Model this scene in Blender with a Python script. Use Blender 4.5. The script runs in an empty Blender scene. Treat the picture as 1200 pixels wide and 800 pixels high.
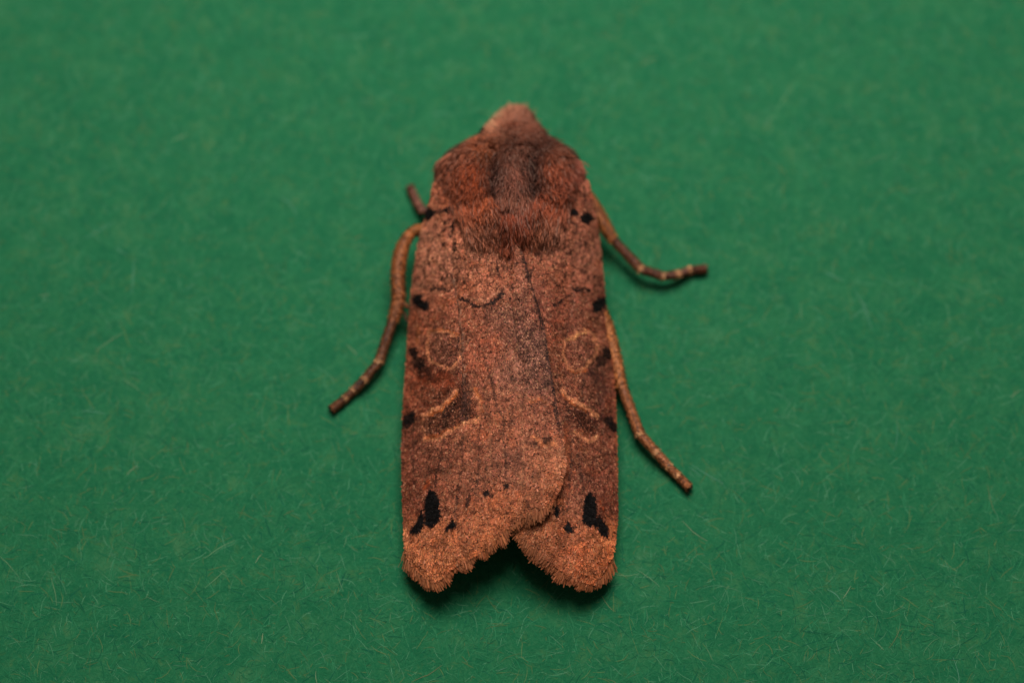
import bpy, math
import numpy as np
from mathutils import Vector

rng = np.random.default_rng(7)
scene = bpy.context.scene
C = scene.collection
# 1 Blender unit stands for 1 cm
scene.unit_settings.scale_length = 0.01

# ------------------------------------------------------------------ camera
TILT = math.radians(20)
DIST = 10.0
ST, CT = math.sin(TILT), math.cos(TILT)
cam_d = bpy.data.cameras.new('camera')
cam = bpy.data.objects.new('camera', cam_d)
C.objects.link(cam)
scene.camera = cam
cam.location = (0, -DIST * ST, DIST * CT)
cam.rotation_euler = (TILT, 0, 0)
cam_d.lens = 90
cam_d.sensor_width = 36
cam_d.clip_start = 0.1
cam_d.clip_end = 200
cam_d.dof.use_dof = True
cam_d.dof.focus_distance = DIST - 0.44
cam_d.dof.aperture_fstop = 0.225

# ------------------------------------------------------------------ world and lamps
world = bpy.data.worlds.new('World')
scene.world = world
world.use_nodes = True
bg = world.node_tree.nodes['Background']
bg.inputs[0].default_value = (1, 0.97, 0.93, 1)
bg.inputs[1].default_value = 0.075
scene.view_settings.view_transform = 'Standard'
scene.view_settings.look = 'None'
scene.view_settings.gamma = 1
scene.view_settings.exposure = 0.0


def area_lamp(name, loc, target, sx, sy, power, col):
    d = bpy.data.lights.new(name, 'AREA')
    d.shape = 'RECTANGLE'
    d.size, d.size_y = sx, sy
    d.energy = power
    d.color = col
    o = bpy.data.objects.new(name, d)
    C.objects.link(o)
    o.location = loc
    o.rotation_euler = (Vector(target) - Vector(loc)).to_track_quat('-Z', 'Y').to_euler()
    return o


area_lamp('softbox_lamp', (0.1, 3.9, 7.4), (0, 0, 0), 4.6, 3.2, 720, (1, 0.965, 0.92))
area_lamp('overhead_fill', (0.0, 2.2, 11.0), (0, 0, 0), 3.0, 2.0, 190, (1, 0.965, 0.93))  # weak fill added beside the softbox, kept high so the tail notch stays dark


# ------------------------------------------------------------------ helpers
def P(px, py, z):
    """where the line of sight of a picture point meets the height z above the paper"""
    px = np.asarray(px, float); py = np.asarray(py, float); z = np.asarray(z, float)
    vx = (px - 600) / 300.0
    vy = (400 - py) / 300.0
    q = np.stack([vx, vy * CT, vy * ST], -1)
    c = np.array([0, -DIST * ST, DIST * CT])
    d = q - c
    k = (z - c[2]) / d[..., 2]
    return c + d * k[..., None]


def lin(c):
    c = np.asarray(c, float) / 255.0
    return np.where(c <= 0.04045, c / 12.92, ((c + 0.055) / 1.055) ** 2.4)


def vnoise(x, y, seed=0):
    x = np.asarray(x, float); y = np.asarray(y, float)
    xi = np.floor(x).astype(np.int64); yi = np.floor(y).astype(np.int64)
    fx = x - xi; fy = y - yi
    fx = fx * fx * (3 - 2 * fx); fy = fy * fy * (3 - 2 * fy)

    def h(a, b):
        n = (a * 374761393 + b * 668265263 + seed * 974711) & 0x7fffffff
        n = ((n ^ (n >> 13)) * 1274126177) & 0x7fffffff
        return ((n ^ (n >> 16)) & 0xffff) / 65535.0
    return (h(xi, yi) * (1 - fx) + h(xi + 1, yi) * fx) * (1 - fy) + (h(xi, yi + 1) * (1 - fx) + h(xi + 1, yi + 1) * fx) * fy


def fbm(x, y, seed=0, o=3):
    s = 0; a = 0.5; t = 0
    for k in range(o):
        s = s + a * vnoise(x * 2 ** k, y * 2 ** k, seed + k * 17); t += a; a *= 0.5
    return s / t


def sstep(a, b, x):
    t = np.clip((x - a) / (b - a), 0, 1)
    return t * t * (3 - 2 * t)


def mesh_np(name, verts, faces_list, mat, parent=None, colors=None, smooth=True):
    """faces_list: list of (n,k) int arrays"""
    me = bpy.data.meshes.new(name)
    verts = np.asarray(verts, np.float32)
    me.vertices.add(len(verts))
    me.vertices.foreach_set('co', verts.ravel())
    loops = np.concatenate([f.ravel() for f in faces_list]).astype(np.int32)
    sizes = np.concatenate([np.full(len(f), f.shape[1]) for f in faces_list]).astype(np.int32)
    starts = np.concatenate([[0], np.cumsum(sizes)[:-1]]).astype(np.int32)
    me.loops.add(len(loops))
    me.loops.foreach_set('vertex_index', loops)
    me.polygons.add(len(sizes))
    me.polygons.foreach_set('loop_start', starts)
    me.polygons.foreach_set('loop_total', sizes)
    me.polygons.foreach_set('use_smooth', np.full(len(sizes), smooth))
    me.update(calc_edges=True)
    me.validate()
    if colors is not None:
        a = me.color_attributes.new('pigment', 'FLOAT_COLOR', 'POINT')
        cc = np.ones((len(verts), 4), np.float32)
        cc[:, :3] = colors
        a.data.foreach_set('color', cc.ravel())
    me.materials.append(mat)
    o = bpy.data.objects.new(name, me)
    C.objects.link(o)
    if parent is not None:
        o.parent = parent
        o.matrix_parent_inverse = ROOT_INV if parent is ROOT else IDENT
    return o


def resample(pts, n):
    pts = np.asarray(pts, float)
    # Catmull-Rom then resample by length
    p = np.vstack([2 * pts[0] - pts[1], pts, 2 * pts[-1] - pts[-2]])
    out = []
    for i in range(1, len(p) - 2):
        t = np.linspace(0, 1, 12, endpoint=False)[:, None]
        a, b, c, d = p[i - 1], p[i], p[i + 1], p[i + 2]
        out.append(0.5 * ((2 * b) + (c - a) * t + (2 * a - 5 * b + 4 * c - d) * t ** 2 + (-a + 3 * b - 3 * c + d) * t ** 3))
    out.append(pts[-1:])
    q = np.vstack(out)
    L = np.concatenate([[0], np.cumsum(np.linalg.norm(np.diff(q[:, :2], axis=0), axis=1))])
    s = np.linspace(0, L[-1], n)
    return np.stack([np.interp(s, L, q[:, k]) for k in range(q.shape[1])], -1)


def norm(v):
    return v / np.maximum(np.linalg.norm(v, axis=-1, keepdims=True), 1e-9)


def pigment_material(name, rough=0.7, spec=0.25, sheen=0.0, bump=0.0, bscale=60):
    m = bpy.data.materials.new(name)
    m.use_nodes = True
    nt = m.node_tree
    b = nt.nodes['Principled BSDF']
    at = nt.nodes.new('ShaderNodeAttribute'); at.attribute_name = 'pigment'
    nt.links.new(at.outputs['Color'], b.inputs['Base Color'])
    b.inputs['Roughness'].default_value = rough
    b.inputs['Specular IOR Level'].default_value = spec
    b.inputs['Sheen Weight'].default_value = sheen
    if bump:
        n = nt.nodes.new('ShaderNodeTexNoise'); n.inputs['Scale'].default_value = bscale; n.inputs['Detail'].default_value = 4
        tc = nt.nodes.new('ShaderNodeTexCoord'); nt.links.new(tc.outputs['Object'], n.inputs['Vector'])
        bp = nt.nodes.new('ShaderNodeBump'); bp.inputs['Strength'].default_value = bump; bp.inputs['Distance'].default_value = 0.01
        nt.links.new(n.outputs['Fac'], bp.inputs['Height']); nt.links.new(bp.outputs['Normal'], b.inputs['Normal'])
    return m


M_scale = pigment_material('wing_scale_pigment', 0.7, 0.12)
M_hair = pigment_material('moth_hair', 0.65, 0.2, 0.0)
M_skin = pigment_material('moth_cuticle', 0.7, 0.2, 0, 0.5, 70)
M_leg = pigment_material('leg_cuticle', 0.5, 0.35, 0, 0.4, 120)
M_fibre = pigment_material('paper_fibre', 0.85, 0.15)
GAIN = 1.25          # pigment brightness relative to the sampled picture tones

# ------------------------------------------------------------------ green paper
def paper_material():
    m = bpy.data.materials.new('green_sugar_paper')
    m.use_nodes = True
    nt = m.node_tree; N = nt.nodes; L = nt.links
    b = N['Principled BSDF']
    b.inputs['Roughness'].default_value = 0.9
    b.inputs['Specular IOR Level'].default_value = 0.12
    tc = N.new('ShaderNodeTexCoord')

    def noise(sc, det, rough=0.55, dist=0.0):
        n = N.new('ShaderNodeTexNoise'); n.inputs['Scale'].default_value = sc
        n.inputs['Detail'].default_value = det; n.inputs['Roughness'].default_value = rough
        n.inputs['Distortion'].default_value = dist
        L.new(tc.outputs['Object'], n.inputs['Vector'])
        return n

    def ramp(src, stops):
        r = N.new('ShaderNodeValToRGB')
        e = r.color_ramp.elements
        while len(e) < len(stops): e.new(0.5)
        for el, (p, c) in zip(e, stops):
            el.position = p; el.color = (*lin(c), 1)
        L.new(src, r.inputs['Fac'])
        return r
    big = ramp(noise(7, 7, 0.66, 0.7).outputs['Fac'], [(0.3, (18, 94, 62)), (0.46, (29, 106, 68)), (0.58, (46, 116, 73)), (0.7, (76, 126, 82))])
    fine = ramp(noise(60, 5, 0.7, 1.5).outputs['Fac'], [(0.32, (14, 90, 60)), (0.5, (33, 108, 69)), (0.7, (68, 124, 86))])
    mix = N.new('ShaderNodeMix'); mix.data_type = 'RGBA'; mix.inputs['Factor'].default_value = 0.5
    L.new(big.outputs['Color'], mix.inputs['A']); L.new(fine.outputs['Color'], mix.inputs['B'])
    warm = N.new('ShaderNodeMix'); warm.data_type = 'RGBA'
    wr = N.new('ShaderNodeMapRange'); wr.inputs['From Min'].default_value = 0.56; wr.inputs['From Max'].default_value = 0.78; wr.inputs['To Max'].default_value = 0.5
    L.new(noise(17, 5, 0.6, 0.8).outputs['Fac'], wr.inputs['Value'])
    L.new(wr.outputs['Result'], warm.inputs['Factor'])
    L.new(mix.outputs['Result'], warm.inputs['A']); warm.inputs['B'].default_value = (*lin((84, 116, 66)), 1)
    L.new(warm.outputs['Result'], b.inputs['Base Color'])
    bp = N.new('ShaderNodeBump'); bp.inputs['Strength'].default_value = 0.55; bp.inputs['Distance'].default_value = 0.012
    L.new(noise(70, 8, 0.7, 1.0).outputs['Fac'], bp.inputs['Height']); L.new(bp.outputs['Normal'], b.inputs['Normal'])
    return m


IDENT = __import__('mathutils').Matrix.Identity(4)
ROOT = None
ROOT_INV = IDENT

nx, ny = 241, 201
gx, gy = np.meshgrid(np.linspace(-9, 9, nx), np.linspace(-7.5, 7.5, ny), indexing='ij')
gz = 0.02 * (fbm(gx * 0.7, gy * 0.7, 3) - 0.5) + 0.006 * (fbm(gx * 3, gy * 3, 5) - 0.5)
idx = np.arange(nx * ny).reshape(nx, ny)
q = np.stack([idx[:-1, :-1], idx[1:, :-1], idx[1:, 1:], idx[:-1, 1:]], -1).reshape(-1, 4)
paper = mesh_np('ground_paper', np.stack([gx, gy, gz], -1).reshape(-1, 3), [q], paper_material())
paper['kind'] = 'structure'


def paper_z(x, y):
    return 0.02 * (fbm(x * 0.7, y * 0.7, 3) - 0.5) + 0.006 * (fbm(x * 3, y * 3, 5) - 0.5)


def fibres(n, seg, lmin, lmax, wid, palette, weights, lift, jit):
    root = np.stack([rng.uniform(-2.9, 2.9, n), rng.uniform(-2.1, 2.3, n)], -1)
    ang = rng.uniform(0, 2 * math.pi, n)
    ln = lmin + (lmax - lmin) * rng.power(0.45, n)
    curv = rng.normal(0, 1.0, n) * jit
    verts = np.zeros((n, seg + 1, 2, 3))
    w = wid * rng.uniform(0.6, 1.4, n)
    p = root.copy()
    wob = rng.normal(0, jit * 0.35, (n, seg + 1))
    ph = rng.uniform(0, 1, n)
    for k in range(seg + 1):
        t = k / seg
        d = np.stack([np.cos(ang), np.sin(ang)], -1)
        sd = np.stack([-d[:, 1], d[:, 0]], -1)
        ww = (w * (0.35 + 0.65 * math.sin(math.pi * min(max(t, 0.06), 0.94))))[:, None]
        z = paper_z(p[:, 0], p[:, 1]) + lift * (0.4 + 0.6 * np.sin(math.pi * t) * ph)
        for s, sg in ((0, -1), (1, 1)):
            verts[:, k, s, :2] = p + sd * ww * 0.5 * sg
            verts[:, k, s, 2] = z + sg * ww[:, 0] * 0.06
        p = p + d * (ln / seg)[:, None]
        ang = ang + curv / seg + wob[:, k]
    base = (np.arange(n) * (seg + 1) * 2)[:, None]
    F = []
    for k in range(seg):
        F.append(base + np.array([2 * k, 2 * k + 2, 2 * k + 3, 2 * k + 1])[None])
    pal = lin(palette)
    c = pal[rng.choice(len(pal), n, p=weights)] * rng.uniform(0.85, 1.15, (n, 1))
    return verts.reshape(-1, 3), np.concatenate(F), np.repeat(c, (seg + 1) * 2, axis=0)


def join_parts(parts):
    V = []; F = []; K = []; o = 0
    for v, f, c in parts:
        V.append(v); F.append(f + o); K.append(c); o += len(v)
    return np.concatenate(V), [np.concatenate(F)], np.concatenate(K)


fa = fibres(130000, 3, 0.015, 0.09, 0.0027, [(26, 102, 66), (34, 109, 70), (46, 118, 78), (72, 128, 92), (80, 112, 68), (14, 88, 62)], [.22, .32, .26, .08, .06, .06], 0.0012, 0.45)
fb = fibres(230, 6, 0.04, 0.17, 0.0028, [(92, 134, 94), (122, 142, 106), (80, 134, 106), (108, 118, 80)], [.42, .12, .32, .14], 0.0025, 0.3)
v, f, k = join_parts([fa])
o = mesh_np('paper_fibres', v, f, M_fibre, paper, k); o['kind'] = 'stuff'
v, f, k = join_parts([fb])
o = mesh_np('pale_fibres', v, f, M_fibre, paper, k); o['kind'] = 'stuff'

# ------------------------------------------------------------------ the moth
ROOT = bpy.data.objects.new('moth', None)
C.objects.link(ROOT)
ROOT.location = P(600, 420, 0)
ROOT.empty_display_size = 0.3
ROOT['label'] = 'reddish brown moth with black wing spots resting with folded wings on green paper'
ROOT['category'] = 'moth'
ROOT_INV = __import__('mathutils').Matrix.Translation(-ROOT.location)

# silhouette of the resting wings, by picture row
ROWS = np.array([200, 232, 275, 350, 400, 460, 520, 580, 640, 665, 700])
LEFT = np.array([512, 506, 492, 484, 480, 475, 472, 473, 477, 480, 490])
RIGHT = np.array([686, 690, 699, 708, 713, 719, 722, 722, 719, 716, 706])
ZR = np.array([.44, .445, .44, .41, .38, .34, .30, .26, .205, .18, .15])
ZE = np.array([.32, .30, .20, .12, .10, .09, .08, .08, .075, .075, .075])


def smooth_table(X, Y, sig):
    g = np.arange(X[0] - 40, X[-1] + 41, 1.0)
    y = np.interp(g, X, Y)
    k = np.exp(-.5 * (np.arange(-30, 31) / sig) ** 2); k /= k.sum()
    ys = np.convolve(np.pad(y, 30, mode='edge'), k, 'valid')
    return lambda v: np.interp(v, g, ys)


LEFT_F, RIGHT_F, ZR_F, ZE_F = smooth_table(ROWS, LEFT, 8), smooth_table(ROWS, RIGHT, 8), smooth_table(ROWS, ZR, 10), smooth_table(ROWS, ZE, 10)


def wing_z(px, py, side):
    l = LEFT_F(py); r = RIGHT_F(py)
    xc = (l + r) / 2 + 2; hw = (r - l) / 2 + 3
    u = np.clip(np.abs((px - xc) / hw), 0, 1)
    zr = ZR_F(py); ze = ZE_F(py)
    z = ze + (zr - ze) * (1 - u ** 2.3)
    # shallow folds and swellings of the membrane
    z = z + 0.010 * (fbm(px * 0.028, py * 0.012, 21 + side) - 0.5)
    if side == 0:
        inner = INNER_AT(py)
        d = inner - px
        z = z + (0.026 - .012 * sstep(500, 580, py)) * np.exp(-np.clip(d, 0, 200) / 16.0) * sstep(255, 330, py)
        z = z - 0.010 * np.exp(-((px - np.interp(py, [285, 351, 400, 470], [598, 598, 606, 622])) / 5.0) ** 2) * sstep(280, 320, py) * (1 - sstep(420, 500, py))
        z = z - 0.006 * np.exp(-((px - np.interp(py, [290, 380, 450], [532, 540, 545])) / 3.0) ** 2) * (1 - sstep(430, 470, py))
    else:
        z = z - 0.012
        z = z - 0.012 * np.exp(-((px - np.interp(py, [300, 480, 560], [668, 655, 662])) / 12.0) ** 2)
        # dip beneath the rolled hind corner of the other wing
        z = z - 0.02 * np.exp(-(((px - 622) / 22) ** 2 + ((py - 605) / 22) ** 2))
    return z


inner_L = [(598, 272), (604, 284), (613, 299), (626, 342), (637, 380), (643, 420), (651, 465), (660, 508), (659, 540), (652, 568), (641, 592)]
inner_arr = resample(inner_L, 200)


def INNER_AT(py):
    return np.interp(py, inner_arr[:, 1], inner_arr[:, 0])


LW = dict(
    c0=[(511, 212), (504, 242), (494, 278), (486, 330), (482, 370), (478, 430), (474.5, 480), (473, 530), (474, 590), (477, 640), (480, 652), (486, 662)],
    c1=inner_L[:-1] + [(641, 590)],
    d0=[(511, 212), (530, 232), (555, 250), (598, 272)],
    d1=[(486, 662), (500, 674), (513, 677), (532, 661), (556, 647), (578, 630), (594, 615), (608, 604), (624, 598), (641, 590)])
RW = dict(
    c0=[(687, 210), (694, 242), (700, 280), (706, 340), (711, 385), (716, 430), (719.5, 480), (721, 540), (721.5, 600), (718, 640), (712, 658), (702, 673)],
    c1=[(600, 262), (592, 290), (588, 350), (588, 420), (592, 480), (596, 530), (597, 560), (597, 590), (599, 606)],
    d0=[(687, 210), (665, 230), (640, 250), (600, 262)],
    d1=[(702, 673), (694, 681), (678, 676), (660, 666), (641, 652), (624, 637), (610, 621), (599, 606)])


class Wing:
    def __init__(s, W, side):
        s.side = side
        n = 161
        s.c0, s.c1, s.d0, s.d1 = [resample(W[k], n) for k in ('c0', 'c1', 'd0', 'd1')]
        s.n = n

    def _e(s, arr, t):
        x = np.clip(t, 0, 1) * (s.n - 1)
        i = np.minimum(x.astype(int), s.n - 2); f = (x - i)[..., None]
        return arr[i] * (1 - f) + arr[i + 1] * f

    def px(s, S, T):
        a = s._e(s.c0, S) * (1 - T)[..., None] + s._e(s.c1, S) * T[..., None]
        b = s._e(s.d0, T) * (1 - S)[..., None] + s._e(s.d1, T) * S[..., None]
        S_ = S[..., None]; T_ = T[..., None]
        c = s.c0[0] * (1 - S_) * (1 - T_) + s.c1[0] * (1 - S_) * T_ + s.c0[-1] * S_ * (1 - T_) + s.c1[-1] * S_ * T_
        return a + b - c

    def world(s, S, T):
        p = s.px(S, T)
        return P(p[..., 0], p[..., 1], wing_z(p[..., 0], p[..., 1], s.side)), p


# ---- wing pattern: pigment, with some painted shade, as a function of picture-referenced wing position
BASE_PTS = np.array([
    (500, 285, 176, 120, 98), (497, 318, 172, 114, 92), (514, 300, 172, 114, 90), (700, 300, 160, 104, 84),
    # left forewing
    (520, 262, 150, 88, 66), (505, 300, 158, 102, 80), (500, 335, 150, 92, 70), (520, 320, 150, 94, 74), (560, 300, 145, 92, 72), (585, 330, 140, 82, 60),
    (560, 335, 150, 92, 70), (515, 365, 140, 82, 62), (560, 385, 138, 80, 60), (590, 370, 118, 76, 62), (615, 330, 128, 80, 64), (625, 360, 118, 74, 62),
    (570, 415, 138, 78, 58), (522, 410, 118, 74, 60), (490, 400, 128, 72, 52), (510, 445, 116, 60, 42), (485, 460, 132, 72, 52), (600, 440, 140, 92, 76),
    (620, 400, 100, 66, 56), (630, 440, 108, 72, 62), (590, 470, 146, 88, 66), (575, 500, 140, 82, 60), (620, 490, 140, 84, 64), (640, 480, 132, 80, 62),
    (520, 480, 105, 62, 46), (485, 540, 108, 62, 48), (520, 540, 128, 76, 58), (560, 540, 136, 82, 62), (600, 550, 138, 86, 68), (640, 545, 158, 98, 72),
    (625, 575, 142, 88, 66), (490, 580, 112, 62, 46), (530, 580, 132, 78, 58), (560, 570, 138, 84, 64), (590, 590, 172, 100, 68), (560, 615, 165, 98, 68),
    (540, 640, 165, 98, 66), (500, 640, 168, 102, 70), (510, 665, 178, 108, 72), (575, 640, 160, 94, 58), (605, 610, 160, 94, 62), (640, 585, 140, 82, 54),
    # right forewing
    (690, 280, 140, 84, 66), (665, 300, 142, 88, 70), (700, 310, 148, 92, 74), (650, 330, 132, 76, 56), (690, 345, 132, 78, 62), (640, 360, 132, 72, 54),
    (680, 375, 122, 70, 54), (677, 412, 120, 74, 60), (650, 420, 132, 72, 50), (705, 400, 122, 70, 52), (690, 455, 100, 58, 46), (655, 450, 130, 74, 54),
    (710, 470, 108, 60, 46), (685, 490, 100, 58, 46), (712, 540, 112, 64, 50), (680, 540, 130, 76, 56), (665, 560, 118, 66, 50), (690, 560, 112, 64, 50),
    (670, 590, 118, 72, 56), (660, 620, 145, 84, 58), (715, 590, 105, 56, 42), (640, 630, 150, 88, 60), (680, 645, 168, 100, 70), (700, 655, 172, 102, 68),
    (625, 625, 140, 84, 54), (654, 440, 104, 62, 48), (663, 480, 100, 58, 44), (670, 520, 118, 66, 46), (668, 500, 104, 58, 42), (715, 640, 168, 98, 62), (690, 670, 150, 84, 52)], float)  # darker points beside the seam paint the shade next to the overlapping wing


_edge = ((BASE_PTS[:, 0] < 500) | (BASE_PTS[:, 0] > 703)) & (BASE_PTS[:, 1] > 390)
BASE_PTS[_edge, 2:] *= 1.10  # costal colours already hold shade of the sloping sides; this lessens it


def field(pts, px, py, sig):
    c = lin(pts[:, 2:5])
    d2 = (px[:, None] - pts[None, :, 0]) ** 2 + (py[:, None] - pts[None, :, 1]) ** 2
    w = np.exp(-d2 / (2 * sig * sig)) + 1e-6 / (d2 + 1)
    return (w @ c) / w.sum(1, keepdims=True)


def polyd(pts, px, py):
    pts = np.asarray(pts, float)
    best = np.full(px.shape, 1e9)
    for a, b in zip(pts[:-1], pts[1:]):
        ab = b - a
        t = np.clip(((px - a[0]) * ab[0] + (py - a[1]) * ab[1]) / (ab @ ab + 1e-9), 0, 1)
        best = np.minimum(best, np.hypot(px - a[0] - ab[0] * t, py - a[1] - ab[1] * t))
    return best


def inpoly(pts, px, py):
    pts = np.asarray(pts, float)
    r = np.zeros(px.shape, bool)
    j = len(pts) - 1
    for i in range(len(pts)):
        xi, yi = pts[i]; xj, yj = pts[j]
        cnd = ((yi > py) != (yj > py)) & (px < (xj - xi) * (py - yi) / (yj - yi + 1e-9) + xi)
        r ^= cnd
        j = i
    return r


def poly_mask(pts, px, py, soft):
    """1 inside, falling off across soft pixels outside and in"""
    d = polyd(list(pts) + [pts[0]], px, py)
    d = np.where(inpoly(pts, px, py), -d, d)
    return 1 - sstep(-soft, soft, d)


def ell(px, py, cx, cy, rx, ry, rot=0):
    a = math.radians(rot)
    x = (px - cx) * math.cos(a) + (py - cy) * math.sin(a)
    y = -(px - cx) * math.sin(a) + (py - cy) * math.cos(a)
    return np.sqrt((x / rx) ** 2 + (y / ry) ** 2)


BLACK = [  # side, cx, cy, rx, ry, rot, strength
    (0, 505, 252, 8.0, 6.0, 0, 1), (0, 529, 248, 6.5, 4.5, -25, 1), (0, 517, 250, 7, 2.2, -8, .8), (0, 533, 268, 2.4, 7, 5, .9), (0, 535, 292, 2.2, 6, 0, .8), (0, 522, 288, 3, 2.5, 0, .8),
    (0, 569, 289, 4.5, 3.0, 10, .8), (0, 555, 296, 2.2, 4.5, 0, .6), (0, 547, 284, 3, 2, 0, .5),
    (0, 492, 355, 8.0, 7.4, 20, 1), (0, 499, 360, 7.2, 6.2, 40, 1), (0, 490, 332, 4, 5, 0, .45),
    (0, 487, 415, 5.4, 6, 0, .95), (0, 493, 427, 7, 8, 50, .85), (0, 499, 438, 7.5, 8.5, 30, .6),
    (0, 482, 493, 7.0, 6.5, 0, .97), (0, 479, 500, 6, 5, 0, .9), (0, 485, 488, 4, 4, 0, .9),
    
    
    
    (0, 549, 590, 2.2, 9, 14, .85), (0, 570, 578.5, 3.8, 3.6, 0, .95), (0, 576, 582, 3.0, 2.5, 0, .8), (0, 593.5, 570, 4.0, 3.2, 20, .9), (0, 617, 588, 2.2, 8, -30, .6),
    (0, 626, 521, 5.5, 3.5, 0, .72), (0, 641, 516, 6.5, 3.4, -25, .72), (0, 615, 547, 4, 3, 0, .4), (0, 598, 351, 2.2, 2.4, 0, .8), (0, 584, 318, 1.7, 9, -12, .75), (0, 640, 447, 4.5, 5.5, 0, .5),
    (0, 612, 405, 5, 2.5, 0, .3), (0, 525, 486, 5, 6, 15, .55),
    (1, 670, 251, 6.8, 5.0, 25, 1), (1, 686, 257, 7.2, 7.0, 0, 1), (1, 671, 234, 3.4, 2.6, 0, .7), (1, 678, 290, 3.2, 3.6, 0, .7), (1, 645, 298, 2.6, 3, 0, .6), (1, 667, 285, 2.4, 2.4, 0, .5),
    (1, 700, 359, 8.6, 7.6, -30, 1.05), (1, 697, 365, 5, 4, 0, .9), (1, 706, 354, 4, 5, 0, .9),
    (1, 709, 417, 5.5, 7.5, -25, .95), (1, 702, 425, 6.5, 7, 40, .8), (1, 693, 436, 8, 6.5, -40, .5),
    (1, 711, 495, 5.0, 5.5, 0, .9), (1, 716, 502, 4.6, 6.5, -20, .95), (1, 712, 540, 3, 8, 0, .4), (1, 706, 548, 4, 5, 0, .4),
    
    
    (1, 650, 599, 1.5, 3, -12, .5)]


WEDGES = [
    (0, [(505, 576), (512, 577), (517, 591), (518.5, 607), (513, 615), (506, 620), (500, 617), (500, 609), (499, 599), (501, 584)]),
    (0, [(495.5, 600), (499.5, 610), (498, 620), (491, 627), (484, 627), (483, 621), (490, 614)]),
    (0, [(532, 608), (536, 614), (534, 620), (525, 623), (523, 620), (529, 613)]),
    (1, [(689.5, 576), (696, 586), (698, 604), (699, 620), (690, 619), (681, 614), (682, 595), (685, 584)]),
    (1, [(700, 605), (705.5, 612), (710.5, 620), (710, 633), (703, 629), (698, 621)]),
    (1, [(665, 611), (671, 619), (671, 625), (665, 624), (658, 620)]),
    (1, [(649, 591), (653.5, 600), (651, 607), (648, 602)])]


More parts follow.
